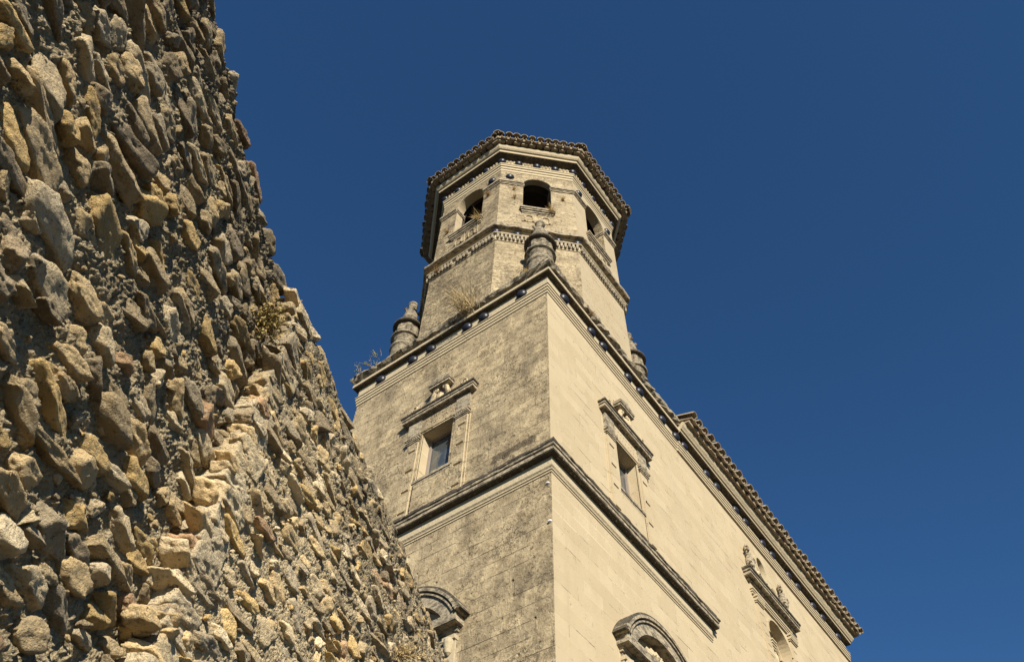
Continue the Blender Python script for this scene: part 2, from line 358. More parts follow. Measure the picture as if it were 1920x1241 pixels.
M_PLAS = simple('white_plaster', (.72, .70, .66), (.8, .78, .74), 9.0, .01)
for z, y, r in ((14.05, .10, .05), (12.85, .06, .06)):
    m = MB(); m.lathe((-.005, y, z), [(.01, -r*.5), (r*.8, -r*.35), (r, 0), (r*.6, r*.5), (.01, r*.7)], 7); m.build('plaster_patch', M_PLAS, church)
def boss_mesh():
    m = MB(); prof = [(math.cos(a)*0.205, math.sin(a)*0.18) for a in np.linspace(0, PI/2*0.985, 9)]
    m.lathe((0, 0, -0.02), [(0.205, -0.05)]+prof, 28)
    return m
_boss = []
def boss(parent, pos, n, r=1.0):
    d = Vector((n[0], n[1], 0)).normalized()
    rot = d.to_track_quat('Z', 'Y').to_matrix().to_4x4()
    mw = Matrix.Translation(Vector(pos)) @ rot @ Matrix.Diagonal((r, r, r, 1))
    if not _boss:
        o = boss_mesh().build('ceramic_boss', M_BOSS, parent, True); o.matrix_local = mw; _boss.append(o); return o
    return copy_part(_boss[0], parent, mw)

FASC = [(-.05, 0), (.03, 0), (.03, .10), (-.015, .105), (-.015, .128), (.055, .13), (.055, .23), (.01, .235), (.01, .258), (.08, .26), (.08, .36), (.04, .365), (.04, .388), (.105, .39), (.105, .42), (.04, .425)]
def mk_entab():
    m = MB(); zb = 22.39
    path = [(W+.02, 1.0), (W+.02, 0), (0, 0), (0, W), (1.0, W)][::-1]
    m.sweep(path, [(p, zb+z) for p, z in FASC]+[(.05, 23.29), (-.05, 23.29)], False, 0.3)
    e = m.build('tower_entablature', M_TRIM, church)
    m = MB(); m.sweep(path, [(.10, 23.333), (.238, 23.333), (.238, 23.46), (.20, 23.47), (.12, 23.475)], False, 0.3, 0.004, 5, jp={2, 3})
    c_ = MB(); c_.sweep(path, [(-.05, 23.275), (.222, 23.30), (.222, 23.333), (-.05, 23.333)], False, 0.5); c_.build('shade_toned_soffit', M_SOFF, e)  # separate underside strip, its dark colour deepens the shade below the corona
    m.build('corona', M_TRIM, e)
    m = MB(); m.sweep(path, [(.10, 23.465), (.17, 23.50), (.20, 23.58), (.30, 23.62), (.35, 23.70), (.345, 23.79), (.28, 23.86), (.10, 23.93), (-.4, 23.97), (-1.0, 23.985)], False, 0.16, 0.026, 6, jp={2, 3, 4, 5, 6, 7})
    m.build('coping', M_WORN, e)
    for y in (0.95, 2.48, 3.17, 4.72, 5.52, 6.98): boss(e, (-.05, y, 23.06), (-1, 0))
    for x in (0.87, 2.46, 3.18, 4.78, 5.55, 7.08): boss(e, (x, -.05, 23.06), (0, -1))
    return e
mk_entab()

# ---- nave
NAVE_BACK = 9.0
FNE = Frame((NX, NY), (0, 1), (1, 0))
NICHE = dict(u0=13.02, u1=14.72, z0=13.6, z1=17.85, arch=1, depth=0.36)
OCUL = dict(u0=13.62, u1=14.34, z0=20.72, z1=21.66, arch=2, depth=0.5, back=True)
def mk_nave():
    m = MB()
    m.wall(FN, W, NX, GROUND, 23.9, [NICHE, OCUL]); m.wall(FNE, 0, NAVE_BACK, GROUND, 23.9)
    m.add([(W, NY, GROUND), (W, NY, 23.9), (W, .1, 23.9), (W, .1, GROUND)], [(0, 1, 2, 3)])
    m.add([(NX, NAVE_BACK, GROUND), (NX, NAVE_BACK, 23.9), (W, NAVE_BACK, 23.9), (W, NAVE_BACK, GROUND)], [(0, 1, 2, 3)])
    m.build('nave_wall', M_WALL, church)
    path = [(NX, 3.0), (NX, NY), (8.35, NY), (8.05, NY+.01)][::-1]
    m = MB(); m.sweep(path, [(p+.045, 22.37+z) for p, z in FASC]+[(.05, 23.25), (-.05, 23.25)], False, 0.4)
    e = m.build('nave_entablature', M_TRIM, church)
    path = [(NX, 3.0), (NX, NY), (W+.1, NY)][::-1]
    m = MB(); m.sweep(path, [(.10, 23.293), (.283, 23.293), (.283, 23.39), (.30, 23.41), (.34, 23.415), (.36, 23.46), (.42, 23.54), (.46, 23.64), (.46, 23.70), (.2, 23.72)], False, 0.35, 0.006, 8, jp={7, 8, 9})
    m.build('corona', M_TRIM, e)
    m = MB(); m.sweep(path, [(-.05, 23.235), (.268, 23.26), (.268, 23.293), (-.05, 23.293)], False, 0.5); m.build('shade_toned_soffit', M_SOFF, e)  # nave underside strip, eave shade painted into its crust colour
    for x in (8.05, 8.62, 10.30, 11.1, 12.62, 13.42, 14.9, 15.72, 17.22, 18.06, 19.56, 20.5, 22.07): boss(e, (x, NY-.05, 23.06), (0, -1))
    # roof
    m = MB(); m.add([(W+.3, -0.75, 23.98), (NX+.5, -0.75, 23.98), (NX+.5, 4.5, 26.0), (W+.3, 4.5, 26.0), (W+.3, -0.75, 23.90), (NX+.5, -0.75, 23.90), (NX+.5, 4.5, 25.9), (W+.3, 4.5, 25.9), (NX+.5, NAVE_BACK+.8, 24.0), (W+.3, NAVE_BACK+.8, 24.0)],
          [(0, 1, 2, 3), (4, 7, 6, 5), (0, 4, 5, 1), (1, 5, 6, 2), (0, 3, 7, 4), (3, 2, 8, 9)])
    m.add([(NX+.3, NY, 23.7), (NX+.3, NAVE_BACK, 23.7), (NX+.3, 4.5, 25.85)], [(0, 1, 2)])
    r = m.build('nave_roof', M_TILE, church)
    n = 34; sp = (NX+.75-(W+.35))/n
    up, lo = MB(), MB()
    for i in range(n+1):
        x = W+.38+i*sp; j = lambda a: random.uniform(-a, a)
        tile(up, (x+j(.02), -.84+j(.03), 24.02+j(.022)), (0, -1), 0.9, 0.195+j(.015), 0.165, 21+j(4))
        if i < n: tile(up, (x+sp/2+j(.02), -.80+j(.03), 23.93+j(.01)), (0, -1), 0.8, 0.17, 0.15, 21, flip=True)
    n2 = 36; sp2 = (NX+.45-(W+.3))/n2
    for i in range(n2):
        x = W+.42+i*sp2; j = lambda a: random.uniform(-a, a)
        tile(lo, (x+j(.02), -.62+j(.025), 23.72+j(.012)), (0, -1), 0.7, 0.20, 0.19, 8+j(2), solid=True)
    for k in range(8):
        tile(up, (NX+.80, -.5+k*.45, 24.05+k*.17), (1, 0), 0.6, 0.19, 0.17, 4)
        tile(lo, (NX+.60, -.5+k*.45, 23.74+k*.17), (1, 0), 0.6, 0.19, 0.17, 4, solid=True)
    up.build('eave_tiles', M_TILE, r); lo.build('corbel_tiles', M_TILE, r)
    m = MB(); m.box(FN, W+.3, NX+.3, .2, .50, 23.71, 23.80); m.build('eave_board', M_WORN, r)

def tile(m, pos, n, length, r0, r1, slope, flip=False, solid=False, th=0.028):
    """one barrel tile, its mouth at pos, running back against n and rising at slope degrees"""
    n = np.array([n[0], n[1], 0.0]); n /= np.linalg.norm(n); t = np.array([-n[1], n[0], 0.0])
    s = math.radians(slope); back = -n*math.cos(s)+np.array([0, 0, math.sin(s)]); upv = np.cross(back, t); upv = upv if upv[2] > 0 else -upv
    K = 9; vs, fs = [], []; sg = -1 if flip else 1
    for e, (d, r) in enumerate(((0, r0), (length, r1))):
        for q, rr in enumerate((r, r-th)):
            for k in range(K):
                a = PI*k/(K-1); vs.append(np.array(pos)+back*d+t*rr*math.cos(a)+upv*sg*rr*math.sin(a)*0.85)
    I = lambda e, q, k: e*2*K+q*K+k
    for k in range(K-1):
        fs += [(I(0, 0, k), I(0, 0, k+1), I(1, 0, k+1), I(1, 0, k)), (I(0, 1, k), I(1, 1, k), I(1, 1, k+1), I(0, 1, k+1)), (I(0, 0, k), I(0, 1, k), I(0, 1, k+1), I(0, 0, k+1))]
    if solid: fs.append(tuple(I(0, 1, k) for k in range(K))); fs.append((I(0, 0, 0), I(0, 0, K-1), I(1, 0, K-1), I(1, 0, 0)))
    m.add(vs, fs)
mk_nave()

# ---- square-headed windows
def spiral(fr, cu, cz, p, r0, turns, sgn, a0, n=26):
    return [fr(cu+sgn*(r0*(1-.75*i/n))*math.cos(a0+turns*2*PI*i/n), p, cz+(r0*(1-.75*i/n))*math.sin(a0+turns*2*PI*i/n)) for i in range(n+1)]
def mk_window(fr, c, label, mats):
    body, worn = mats
    half = .58
    m = MB()                                                          # architrave round the opening
    for s in (-1, 1): m.box(fr, c+s*half, c+s*(half+.07), -.02, .035, 16.66, 18.60)
    m.box(fr, c-half-.09, c+half+.09, -.02, .05, 18.60, 18.66); m.box(fr, c-half-.11, c+half+.11, -.02, .075, 18.66, 18.73)
    m.box(fr, c-half-.07, c+half+.07, -.02, .03, 15.35, 16.56)        # apron
    w_ = m.build('window', body, church); tag(w_, label)
    m = MB(); g = Frame(fr.o-fr.nn*.36, fr.t, fr.nn)
    m.box(g, c-half-.02, c+half+.02, -.03, -.01, 16.64, 18.62); m.build('pane', M_GLASS, w_)
    m = MB()
    for a, b in ((c-half-.01, c-half+.075), (c+half-.075, c+half+.01)): m.box(g, a, b, -.02, .05, 16.65, 18.61)
    m.box(g, c-half+.075, c+half-.075, -.02, .05, 16.65, 16.73); m.box(g, c-half+.075, c+half-.075, -.02, .05, 18.53, 18.61)
    m.build('frame', M_WOOD, w_)
    m = MB(); m.box(fr, c-half-.12, c+half+.12, -.05, .06, 16.56, 16.655); m.box(fr, c-half-.06, c+half+.06, -.05, .035, 16.48, 16.56); m.build('sill', worn, w_)
    for s in (-1, 1):                                                 # pilasters with a slot in each block
        a, b = (c+.65, c+1.18) if s > 0 else (c-1.18, c-.65)
        m = MB(); f2 = Frame(fr.o+fr.nn*.07, fr.t, fr.nn)
        m.wall(f2, a+.04, b-.1 if s > 0 else b-.04, 15.34, 18.36, [dict(u0=a+.11, u1=a+.38, z0=z, z1=z+.085, depth=.065, back=True) for z in (15.55, 16.35, 17.15, 17.95)])
        m.box(fr, a+.04, a+.0401, -.02, .07, 15.34, 18.36)
        e1 = b-.1 if s > 0 else b-.04
        m.add([fr(e1, -.02, 15.34), fr(e1, .07, 15.34), fr(e1, .07, 18.36), fr(e1, -.02, 18.36)], [(0, 1, 2, 3)])
        m.box(fr, e1+.012, b+.02 if s > 0 else b, -.02, .03, 15.34, 18.36)
        m.box(fr, a-.03, a+.03, -.02, .03, 15.34, 18.36)
        pl = m.build('pilaster', body, w_)
        m = MB()
        m.box(fr, a+.01, b-.05, -.02, .095, 18.36, 18.41); m.box(fr, a-.02, b-.02, -.02, .12, 18.41, 18.46)
        for k in range(7): m.box(fr, a+.0+k*.07, a+.045+k*.07, -.02, .14, 18.46, 18.52)
        m.box(fr, a-.03, b, -.02, .15, 18.52, 18.60); m.box(fr, a, b-.03, -.02, .09, 18.60, 19.28)
        m.build('capital', worn, w_)
    m = MB(); f2 = Frame(fr.o+fr.nn*.06, fr.t, fr.nn); n = 13         # drilled frieze
    m.wall(f2, c-1.02, c+1.02, 18.735, 19.29, [dict(u0=c-.95+k*.15+(.075 if z > 19 else 0), u1=c-.91+k*.15+(.075 if z > 19 else 0), z0=z, z1=z+.05, depth=.05, back=True) for k in range(n) for z in (18.86, 19.08)])
    m.box(fr, c-1.02, c+1.02, -.02, .058, 18.735, 18.74)
    m.build('frieze', body, w_)
    m = MB()                                                          # hood
    for p, z0, z1 in ((.10, 19.28, 19.33), (.215, 19.33, 19.345), (.22, 19.345, 19.425), (.14, 19.425, 19.47), (.235, 19.47, 19.53)): m.box(fr, c-1.14-p, c+1.14+p, -.03, p, z0, z1)
    m.build('hood', M_WORN, w_)
    m = MB()
    for p, z0, z1 in ((.25, 19.53, 19.56), (.27, 19.56, 19.62), (.20, 19.62, 19.66)): m.box(fr, c-1.14-p, c+1.14+p, -.03, p, z0, z1)
    m.build('hood_coping', M_BLACK, w_)
    m = MB()                                                          # broken pediment
    for s in (-1, 1):
        m.prism(fr, [(c+s*(.78+.0), 19.65), (c+s*1.12, 19.65), (c+s*1.12, 19.80), (c+s*1.04, 19.93), (c+s*.92, 19.97), (c+s*.82, 19.90), (c+s*.78, 19.78)], -.02, .15)
        m.tube(spiral(fr, c+s*.95, 19.84, .17, .13, 1.2, s, -.5), .035)
        m.tube([fr(c+s*.55, .06, 19.70), fr(c+s*.36, .10, 19.78), fr(c+s*.27, .12, 19.98), fr(c+s*.22, .12, 20.2), fr(c+s*.1, .12, 20.28)], [.05, .08, .09, .08, .06])
        m.tube(spiral(fr, c+s*.19, 20.22, .15, .11, 1.1, s, .6), .04)
    m.prism(fr, [(c-.2, 19.66), (c+.2, 19.66), (c+.2, 20.3), (c-.2, 20.3)], -.02, .09)
    m.lathe(fr(c, .10, 19.86), [(.16, -.2), (.15, 0), (.12, .1), (.02, .16)], 12)
    m.build('broken_pediment', body, w_)
    m = MB()
    m.box(fr, c-.36, c+.36, -.02, .22, 20.30, 20.33); m.box(fr, c-.40, c+.40, -.02, .26, 20.33, 20.40); m.box(fr, c-.37, c+.37, -.02, .22, 20.40, 20.44); m.box(fr, c-.42, c+.42, -.02, .28, 20.44, 20.50)
    m.prism(fr, [(c-.43, 20.50), (c+.43, 20.50), (c+.43, 20.53), (c, 20.72), (c-.43, 20.53)], -.02, .29)
    m.build('gable_cap', worn, w_)
mk_window(FL, 3.90, 'grey pitted aedicule window on the shadier tower face', (M_WALL, M_WORN))
mk_window(FR, 3.98, 'cream aedicule window on the brightly lit tower face', (M_WALL, M_WORN))

# ---- arched pediments of the lower storey
def mk_arch(fr, c, label):
    z0, hw, r = 11.42, 1.70, 1.945; cz = z0+1.0-r; a0 = math.asin((z0-cz)/r)
    m = MB()
    for p, za, zb, h in ((.05, 10.90, 11.0, 1.50), (.09, 11.0, 11.06, 1.54), (.28, 11.10, 11.115, 1.62), (.30, 11.115, 11.32, 1.64), (.12, 11.06, 11.10, 1.56)): m.box(fr, c-h, c+h, -.03, p, za, zb)
    m.box(fr, c-1.52, c+1.52, -.03, .035, 7.5, 10.90)
    a = m.build('arched_pediment', M_WORN, church); tag(a, label)
    m = MB(); N_ = 44; ro = math.hypot(hw, z0-cz)
    for nm, mt, rr_ in (('arch_moulding', M_WORN, ((1.50, 1.77, .302), (1.77, 1.81, .345), (1.81, 1.86, .26), (1.86, 1.93, .37))), ('arch_coping', M_BLACK, ((1.93, 1.99, .35),))):
        m = MB()
        for r0, r1, p in rr_:
            b0 = math.asin(max(-1, min(1, (11.325-cz)/r1))); m.ring(fr, c, cz, r0, r1, -.03, p, b0, PI-b0, N_)
        m.build(nm, mt, a)
    for s in (-1, 1):
        m = MB()
        m.box(fr, *sorted((c+s*1.62, c+s*1.70)), -.03, .345, 11.322, 11.37); m.box(fr, *sorted((c+s*1.60, c+s*1.74)), -.03, .375, 11.37, 11.46)
        m.build('cornice_return', M_WORN, a)
    m = MB()
    b0 = math.asin((11.33-cz)/1.5); pts = [(c+1.498*math.cos(t), cz+1.498*math.sin(t)) for t in np.linspace(b0, PI-b0, 24)]
    m.prism(fr, pts, -.02, .02)
    m.build('tympanum', M_TRIM, a)
    m = MB()
    for i in range(9):
        q = PI*(i+.5)/9; m.tube([fr(c+.2*math.cos(q), .04, 11.34+.2*math.sin(q)), fr(c+.48*math.cos(q), .11, 11.34+.33*math.sin(q)), fr(c+.72*math.cos(q), .07, 11.34+.48*math.sin(q))], [.04, .08, .05], 10)
    m.lathe(fr(c, .08, 11.325), [(.22, 0), (.2, .1), (.12, .2), (.02, .25)], 16)
    for s in (-1, 1): m.tube(spiral(fr, c+s*1.0, 11.44, .06, .13, 1.2, s, 0), .04)
    m.build('shell_relief', M_TRIM, a)
    for s in (-1, 1):
        m = MB(); u = c+s*1.36
        m.box(fr, u-.15, u+.15, -.02, .08, 7.5, 10.90); m.box(fr, u-.17, u+.17, -.02, .14, 10.8, 10.898)
        m.lathe(fr(u, .10, 10.45), [(.02, 0), (.07, .05), (.09, .14), (.12, .28), (.12, .36)], 12)
        m.build('bracket', M_TRIM, a)
mk_arch(FL, 3.95, 'weathered arched pediment low on the grey tower face'); mk_arch(FR, 4.0, 'sunlit arched pediment low on the cream tower face')

# ---- nave niche
def mk_niche():
    c = 13.87; fr = FN; hw = 1.62
    m = MB()
    for s in (-1, 1):
        a, b = sorted((c+s*1.06, c+s*1.52)); f2 = Frame(fr.o+fr.nn*.06, fr.t, fr.nn)
        m.wall(f2, a, b, 13.6, 18.62, [dict(u0=a+.06, u1=a+.34, z0=z, z1=z+.035, depth=.05, back=True) for z in np.arange(14.2, 18.6, .405)])
        for e in (a, b): m.add([fr(e, -.02, 13.6), fr(e, .06, 13.6), fr(e, .06, 18.62), fr(e, -.02, 18.62)], [(0, 1, 2, 3)])
    m.ring(fr, c, 17.85, .852, .93, -.02, .045, n=32)
    nn = m.build('niche', M_WALL, church); tag(nn, 'tall shell-headed niche on the nave wall')
    m = MB(); K, J = 36, 14; R = .85                                  # concave head with radiating ribs
    g = Frame(fr.o-fr.nn*.36, fr.t, fr.nn); vs, fs = [], []
    for j in range(J+1):
        t = j/J
        for k in range(K*4+1):
            a = PI*k/(K*4); rib = .05*abs(math.sin(a*9))*min(1, t*1.6)
            rr = R*math.sin(t*PI/2)*(1-rib); vs.append(g(c+rr*math.cos(a), -R*.30*math.cos(t*PI/2)+.03*rib, 17.85+rr*math.sin(a)))
    n1 = K*4+1
    for j in range(J):
        for k in range(K*4): fs.append((j*n1+k, j*n1+k+1, (j+1)*n1+k+1, (j+1)*n1+k))
    m.add(vs, fs); m.ring(g, c, 17.85, .78, .86, -.04, .03, n=32); m.build('shell', M_TRIM, nn)
    m = MB(); vs = []; fs = []
    for z in (13.6, 17.85):
        for k in range(25): a = PI*k/24; vs.append(g(c+R*math.cos(a), -R*.30*math.sin(a), z))
    fs = [(k, k+1, 26+k, 25+k) for k in range(24)]; m.add(vs, fs); m.box(fr, c-.86, c+.86, -1.0, 0.0, 13.5, 13.62)
    m.lathe(g(c-.1, -.05, 17.35), [(.16, -.5), (.2, 0), (.15, .2), (.03, .3)], 14)
    m.build('recess', M_WALL, nn)
    m = MB()
    for i, (p, z0) in enumerate(((.05, 17.14), (.08, 17.22), (.11, 17.30), (.14, 17.38), (.06, 17.46))):
        for s in (-1, 1): m.box(fr, *sorted((c+s*.80, c+s*(1.0+p))), -.40, p, z0, z0+.055)
    for i, (p, z0) in enumerate(((.04, 17.14), (.07, 17.22), (.10, 17.30), (.13, 17.38))):
        m.sweep([(q[0], q[1]) for q in [g(c+R*math.cos(PI*k/16), -R*.30*math.sin(PI*k/16), 0) for k in range(17)]], [(-.03, z0), (p, z0), (p, z0+.055), (-.03, z0+.055)], False, 5.0)
    m.build('impost', M_TRIM, nn)
    m = MB()
    for s in (-1, 1):
        a, b = sorted((c+s*1.02, c+s*1.56)); m.box(fr, a, b, -.02, .10, 18.63, 18.68); m.box(fr, a-.03, b+.03, -.02, .14, 18.68, 18.74)
        for k in range(7): m.box(fr, a+k*.078, a+.05+k*.078, -.02, .16, 18.74, 18.82)
        m.box(fr, a-.04, b+.04, -.02, .17, 18.82, 18.90)
    for p, z0, z1 in ((.07, 18.90, 18.97), (.10, 18.98, 19.05), (.13, 19.06, 19.10), (.05, 19.10, 19.40)): m.box(fr, c-hw-p, c+hw+p, -.02, p, z0, z1)
    m.build('lintel', M_TRIM, nn)
    m = MB()
    for p, z0, z1 in ((.12, 19.40, 19.47), (.25, 19.47, 19.49), (.27, 19.49, 19.58), (.17, 19.58, 19.63), (.29, 19.63, 19.70)): m.box(fr, c-hw-.08-p, c+hw+.08+p, -.03, p, z0, z1)
    m.build('hood', M_WORN, nn)
    m = MB()
    for p, z0, z1 in ((.31, 19.70, 19.73), (.33, 19.73, 19.80), (.22, 19.80, 19.84)): m.box(fr, c-hw-.08-p, c+hw+.08+p, -.03, p, z0, z1)
    m.build('hood_coping', M_BLACK, nn)
    m = MB()
    m.ring(fr, c+.11, 21.19, .36, .47, -.02, .05, 0, 2*PI, 40, 1.3)
    m.tube([fr(c-.75, .06, 20.2), fr(c-.6, .08, 20.5), fr(c-.38, .07, 20.62)], [.05, .08, .06]); m.tube([fr(c+.95, .06, 20.2), fr(c+.8, .08, 20.5), fr(c+.6, .07, 20.62)], [.05, .08, .06])
    m.build('oculus_moulding', M_TRIM, nn)
    for s in (-1.3, 1.42):
        m = MB()
        m.lathe(fr(c+s, .12, 19.84), [(.17, 0), (.17, .1), (.09, .16), (.09, .3), (.15, .45), (.17, .62), (.14, .78), (.09, .9), (.12, .98), (.07, 1.06), (.09, 1.2), (.11, 1.3), (.05, 1.42), (.02, 1.5)], 18)
        for k in range(3): m.tube(spiral(fr, c+s+(.16 if k % 2 else -.16), 20.25+.35*k, .22, .13, 1.0, 1 if k % 2 else -1, 0), .035)
        m.build('finial', M_WORN, nn)
mk_niche()

# ---- belfry
OC = 4.0; RA = 3.95; T22 = math.tan(PI/8); C22 = math.cos(PI/8)
def octpath(ra): return [(OC+ra/C22*math.cos(PI/8+k*PI/4), OC+ra/C22*math.sin(PI/8+k*PI/4)) for k in range(8)]
def octframe(k, ra=RA):
    a = k*PI/4; n = np.array([math.cos(a), math.sin(a)]); t = np.array([-n[1], n[0]])
    return Frame(np.array([OC, OC])+n*ra, t, n)
def mk_belfry():
    m = MB(); hw = RA*T22
    for k in range(8):
        fr = octframe(k)
        hs = []
        if k == 5: hs = [dict(u0=-.61, u1=.61, z0=31.6, z1=34.08, arch=1, depth=.24)]
        if k in (4, 6): hs = [dict(u0=-.75, u1=.75, z0=31.42, z1=34.05, arch=1, depth=.40)]
        m.wall(fr, -hw, hw, 23.8, 36.6, hs)
    b = m.build('belfry_wall', M_BELF, church)
    m = MB(); hi = (RA-.55)*T22                                       # inner face, floor and vault
    for k in range(8):
        fr = octframe(k, RA-.55); hs = []
        if k == 5: hs = [dict(u0=-.61, u1=.61, z0=31.6, z1=34.08, arch=1, depth=.002)]
        if k in (4, 6): hs = [dict(u0=-.75, u1=.75, z0=31.42, z1=34.05, arch=1, depth=.002)]
        m.wall(fr, -hi, hi, 31.0, 36.0, hs)
        if k == 5:
            for q0, q1, q2, q3 in ((-.66, -.63, 31.4, 34.2), (.63, .66, 31.4, 34.2), (-.66, .66, 34.75, 34.78), (-.66, .66, 31.50, 31.53)): m.box(octframe(5, RA-.24), q0, q1, -.33, -.02, q2, q3)
        if k in (4, 6):
            for q0, q1, q2, q3 in ((-.80, -.77, 31.3, 34.2), (.77, .80, 31.3, 34.2), (-.8, .8, 34.86, 34.89), (-.8, .8, 31.34, 31.37)): m.box(octframe(k, RA-.40), q0, q1, -.17, -.01, q2, q3)
    for z in (31.02, 35.9): m.add([(x, y, z) for x, y in octpath(RA-.54)], [tuple(range(8))])
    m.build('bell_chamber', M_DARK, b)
    # impost band, broken by the openings
    for k in range(8):
        fr = octframe(k); o = {5: .61, 4: .75, 6: .75}.get(k, 0)
        for s in (-1, 1):
            m = MB()
            for p, z0, z1 in ((.04, 33.80, 33.87), (.07, 33.88, 33.95), (.115, 33.95, 34.08)):
                h2 = (RA+p)*T22
                a0 = o
                q = [(a0, -.02), (a0, p), (h2, p), (hw, -.02)]
                m.add([fr(s*u, pp, z) for z in (z0, z1) for u, pp in q], [(0, 1, 2, 3), (7, 6, 5, 4), (0, 4, 5, 1), (1, 5, 6, 2), (2, 6, 7, 3), (3, 7, 4, 0)])
            if o:
                for p, z0, z1 in ((.04, 33.80, 33.87), (.05, 33.95, 34.08)): m.box(fr, *sorted((s*o, s*(o-p))), -.5, .02, z0, z1)
            m.build('impost_moulding', M_WORN, b)
    for k in (4, 5, 6):
        fr = octframe(k); o = {5: .61, 4: .75, 6: .75}[k]; z = 31.6 if k == 5 else 31.42
        m = MB()
        for p, z0, z1, e in ((.05, z-.42, z-.34, .02), (.09, z-.34, z-.22, .06), (.14, z-.22, z-.12, .1), (.18, z-.12, z+.004, .14)): m.box(fr, -o-e, o+e, -.03, p, z0, z1)
        m.build('sill', M_WORN, b)
        m = MB()
        for s in (-1, 1):
            u = s*.34
            m.box(fr, u-.30, u+.30, -.02, .03, z-1.12, z-.43)
            m.ring(fr, u, z-.78, .13, .20, .02, .07, n=16)
            for e in (-1, 1): m.box(fr, *sorted((u+e*.13, u+e*.20)), .02, .07, z-1.1, z-.78)
        m.build('blind_arcade', M_BELF, b)
        m = MB(); m.ring(fr, 0, 34.08 if k == 5 else 34.05, o+.01, o+.2, -.02, .03, n=30); m.build('arch_moulding', M_BELF, b)
    for k, u in ((5, -1.22), (4, 1.20), (6, -1.20), (6, 1.14)):
        fr = octframe(k)
        if k == 4: u = 1.17
        q = fr(u, -.01, 34.60); boss(b, q, fr.nn, 1.0)
    # lower cornice with dentils
    P8 = octpath(RA)
    m = MB(); m.sweep(P8, [(-.05, 28.55), (.03, 28.55), (.03, 28.60), (.05, 28.62), (.05, 28.88), (.15, 28.90), (.17, 28.94), (.08, 28.96), (.06, 28.97), (.06, 29.22), (.13, 29.24), (.13, 29.27), (-.05, 29.28)], True, 0.5)
    cor = m.build('belfry_cornice', M_TRIM, church)
    for k in range(8):
        m = MB(); fr = octframe(k); n = 21; m.box(fr, -hw+.01, hw-.01, .03, .056, 28.63, 28.885)
        for i in range(n):
            u = -hw+(i+.5)*2*hw/n; rr = random.random()
            if k == 4 and rr < .15: continue
            m.box(fr, u-.045, u+.045, .045, .14, 28.64, 28.892)
            m.lathe(fr(u, .10, 28.63), [(.02, -.03), (.045, 0), (.02, .02)], 6)
        m.build('dentil_course', M_WORN, cor)
    m = MB(); m.sweep(P8, [(-.05, 29.265), (.27, 29.28), (.30, 29.30), (.31, 29.43), (.20, 29.52), (-.05, 29.58)], True, 0.25, 0.014, 12, jp={2, 3, 4}); m.build('coping', M_WORN, cor)
    for k, u in ((5, -1.62), (5, -.80), (5, .82), (5, 1.58)): fr = octframe(k); boss(cor, fr(u, .05, 29.08), fr.nn, .92)
    # upper entablature
    m = MB(); m.sweep(P8, [(-.05, 35.20), (.02, 35.20), (.02, 35.36), (.0, 35.38), (.05, 35.40), (.05, 35.55), (.03, 35.57), (.09, 35.60), (.09, 35.70), (.13, 35.74), (.13, 35.80), (.05, 35.81), (.05, 36.33), (-.05, 36.33)], True, 0.5)
    ent = m.build('belfry_entablature', M_TRIM, church)
    m = MB(); m.sweep(P8, [(.20, 36.442), (.392, 36.442), (.40, 36.58), (.42, 36.60), (.47, 36.61), (.53, 36.68), (.57, 36.78), (.57, 36.86), (.3, 36.88)], True, 0.4, 0.008, 13, jp={6, 7, 8}); m.build('corona', M_TRIM, ent)
    m = MB(); m.sweep(P8, [(-.05, 36.32), (.375, 36.405), (.375, 36.442), (-.05, 36.442)], True, 0.5); m.build('shade_toned_soffit', M_SOFF, ent)  # belfry underside strip, coloured dark to strengthen the shade there
    for k in (4, 5, 6):
        fr = octframe(k); m = MB(); m.box(fr, -hw, hw, .045, .065, 35.95, 36.22)
        for i in range(20):
            u = -hw+.08+i*(2*hw-.16)/19
            m.box(fr, u-.028, u+.028, .06, .10, 35.98, 36.2)
        m.build('fluted_frieze', M_BELF, ent)
    for k in (4, 5, 6):
        fr = octframe(k)
        for i, u in enumerate((-1.64, -.86, -.02, .83)):
            boss(ent, fr(u, .05, 36.07), fr.nn if i else octframe(k-.5).nn, .95)
    fr = octframe(6); boss(ent, fr(1.64, .05, 36.07), octframe(6.5).nn, .95)
    # tiled roof
    m = MB(); e = octpath(RA+.86); ap = (OC, OC, 39.2)
    m.add([(x, y, 37.10) for x, y in e]+[ap]+[(x, y, 37.00) for x, y in octpath(RA+.82)]+[(x, y, 37.06) for x, y in octpath(RA+.3)], [(i, (i+1) % 8, 8) for i in range(8)]+[(i, 9+i, 9+(i+1) % 8, (i+1) % 8) for i in range(8)]+[(9+i, 17+i, 17+(i+1) % 8, 9+(i+1) % 8) for i in range(8)])
    r = m.build('belfry_roof', M_TILE, church)
    up, lo = MB(), MB(); n = 11
    for k in range(8):
        fr = octframe(k); h2 = (RA+.95)*T22; j = lambda a: random.uniform(-a, a)
        for i in range(n):
            u = -h2+(i+.5)*2*h2/n; L = max(.28, min(1.0, (h2-abs(u))*2.2))
            tile(up, fr(u+j(.02), .99+j(.03), 37.14+j(.028)), fr.nn, L, .165+j(.012), .145, 25+j(5))
            if i < n-1:
                v = u+h2/n; tile(up, fr(v+j(.02), .95+j(.02), 37.06+j(.01)), fr.nn, max(.25, min(.9, (h2-abs(v))*2.0)), .145, .13, 25, flip=True)
        h3 = (RA+.75)*T22
        for i in range(n):
            u = -h3+(i+.5)*2*h3/n
            tile(lo, fr(u+j(.02), .74+j(.02), 36.90+j(.012)), fr.nn, .5, .15, .14, 5+j(2), solid=(k*3+i) % 4 != 0)
        a = octframe(k+.5); e0 = (RA+.99)/C22
        q = np.array([OC, OC])+a.nn*e0
        tile(up, (q[0], q[1], 37.16), a.nn, 1.2, .18, .16, 23)
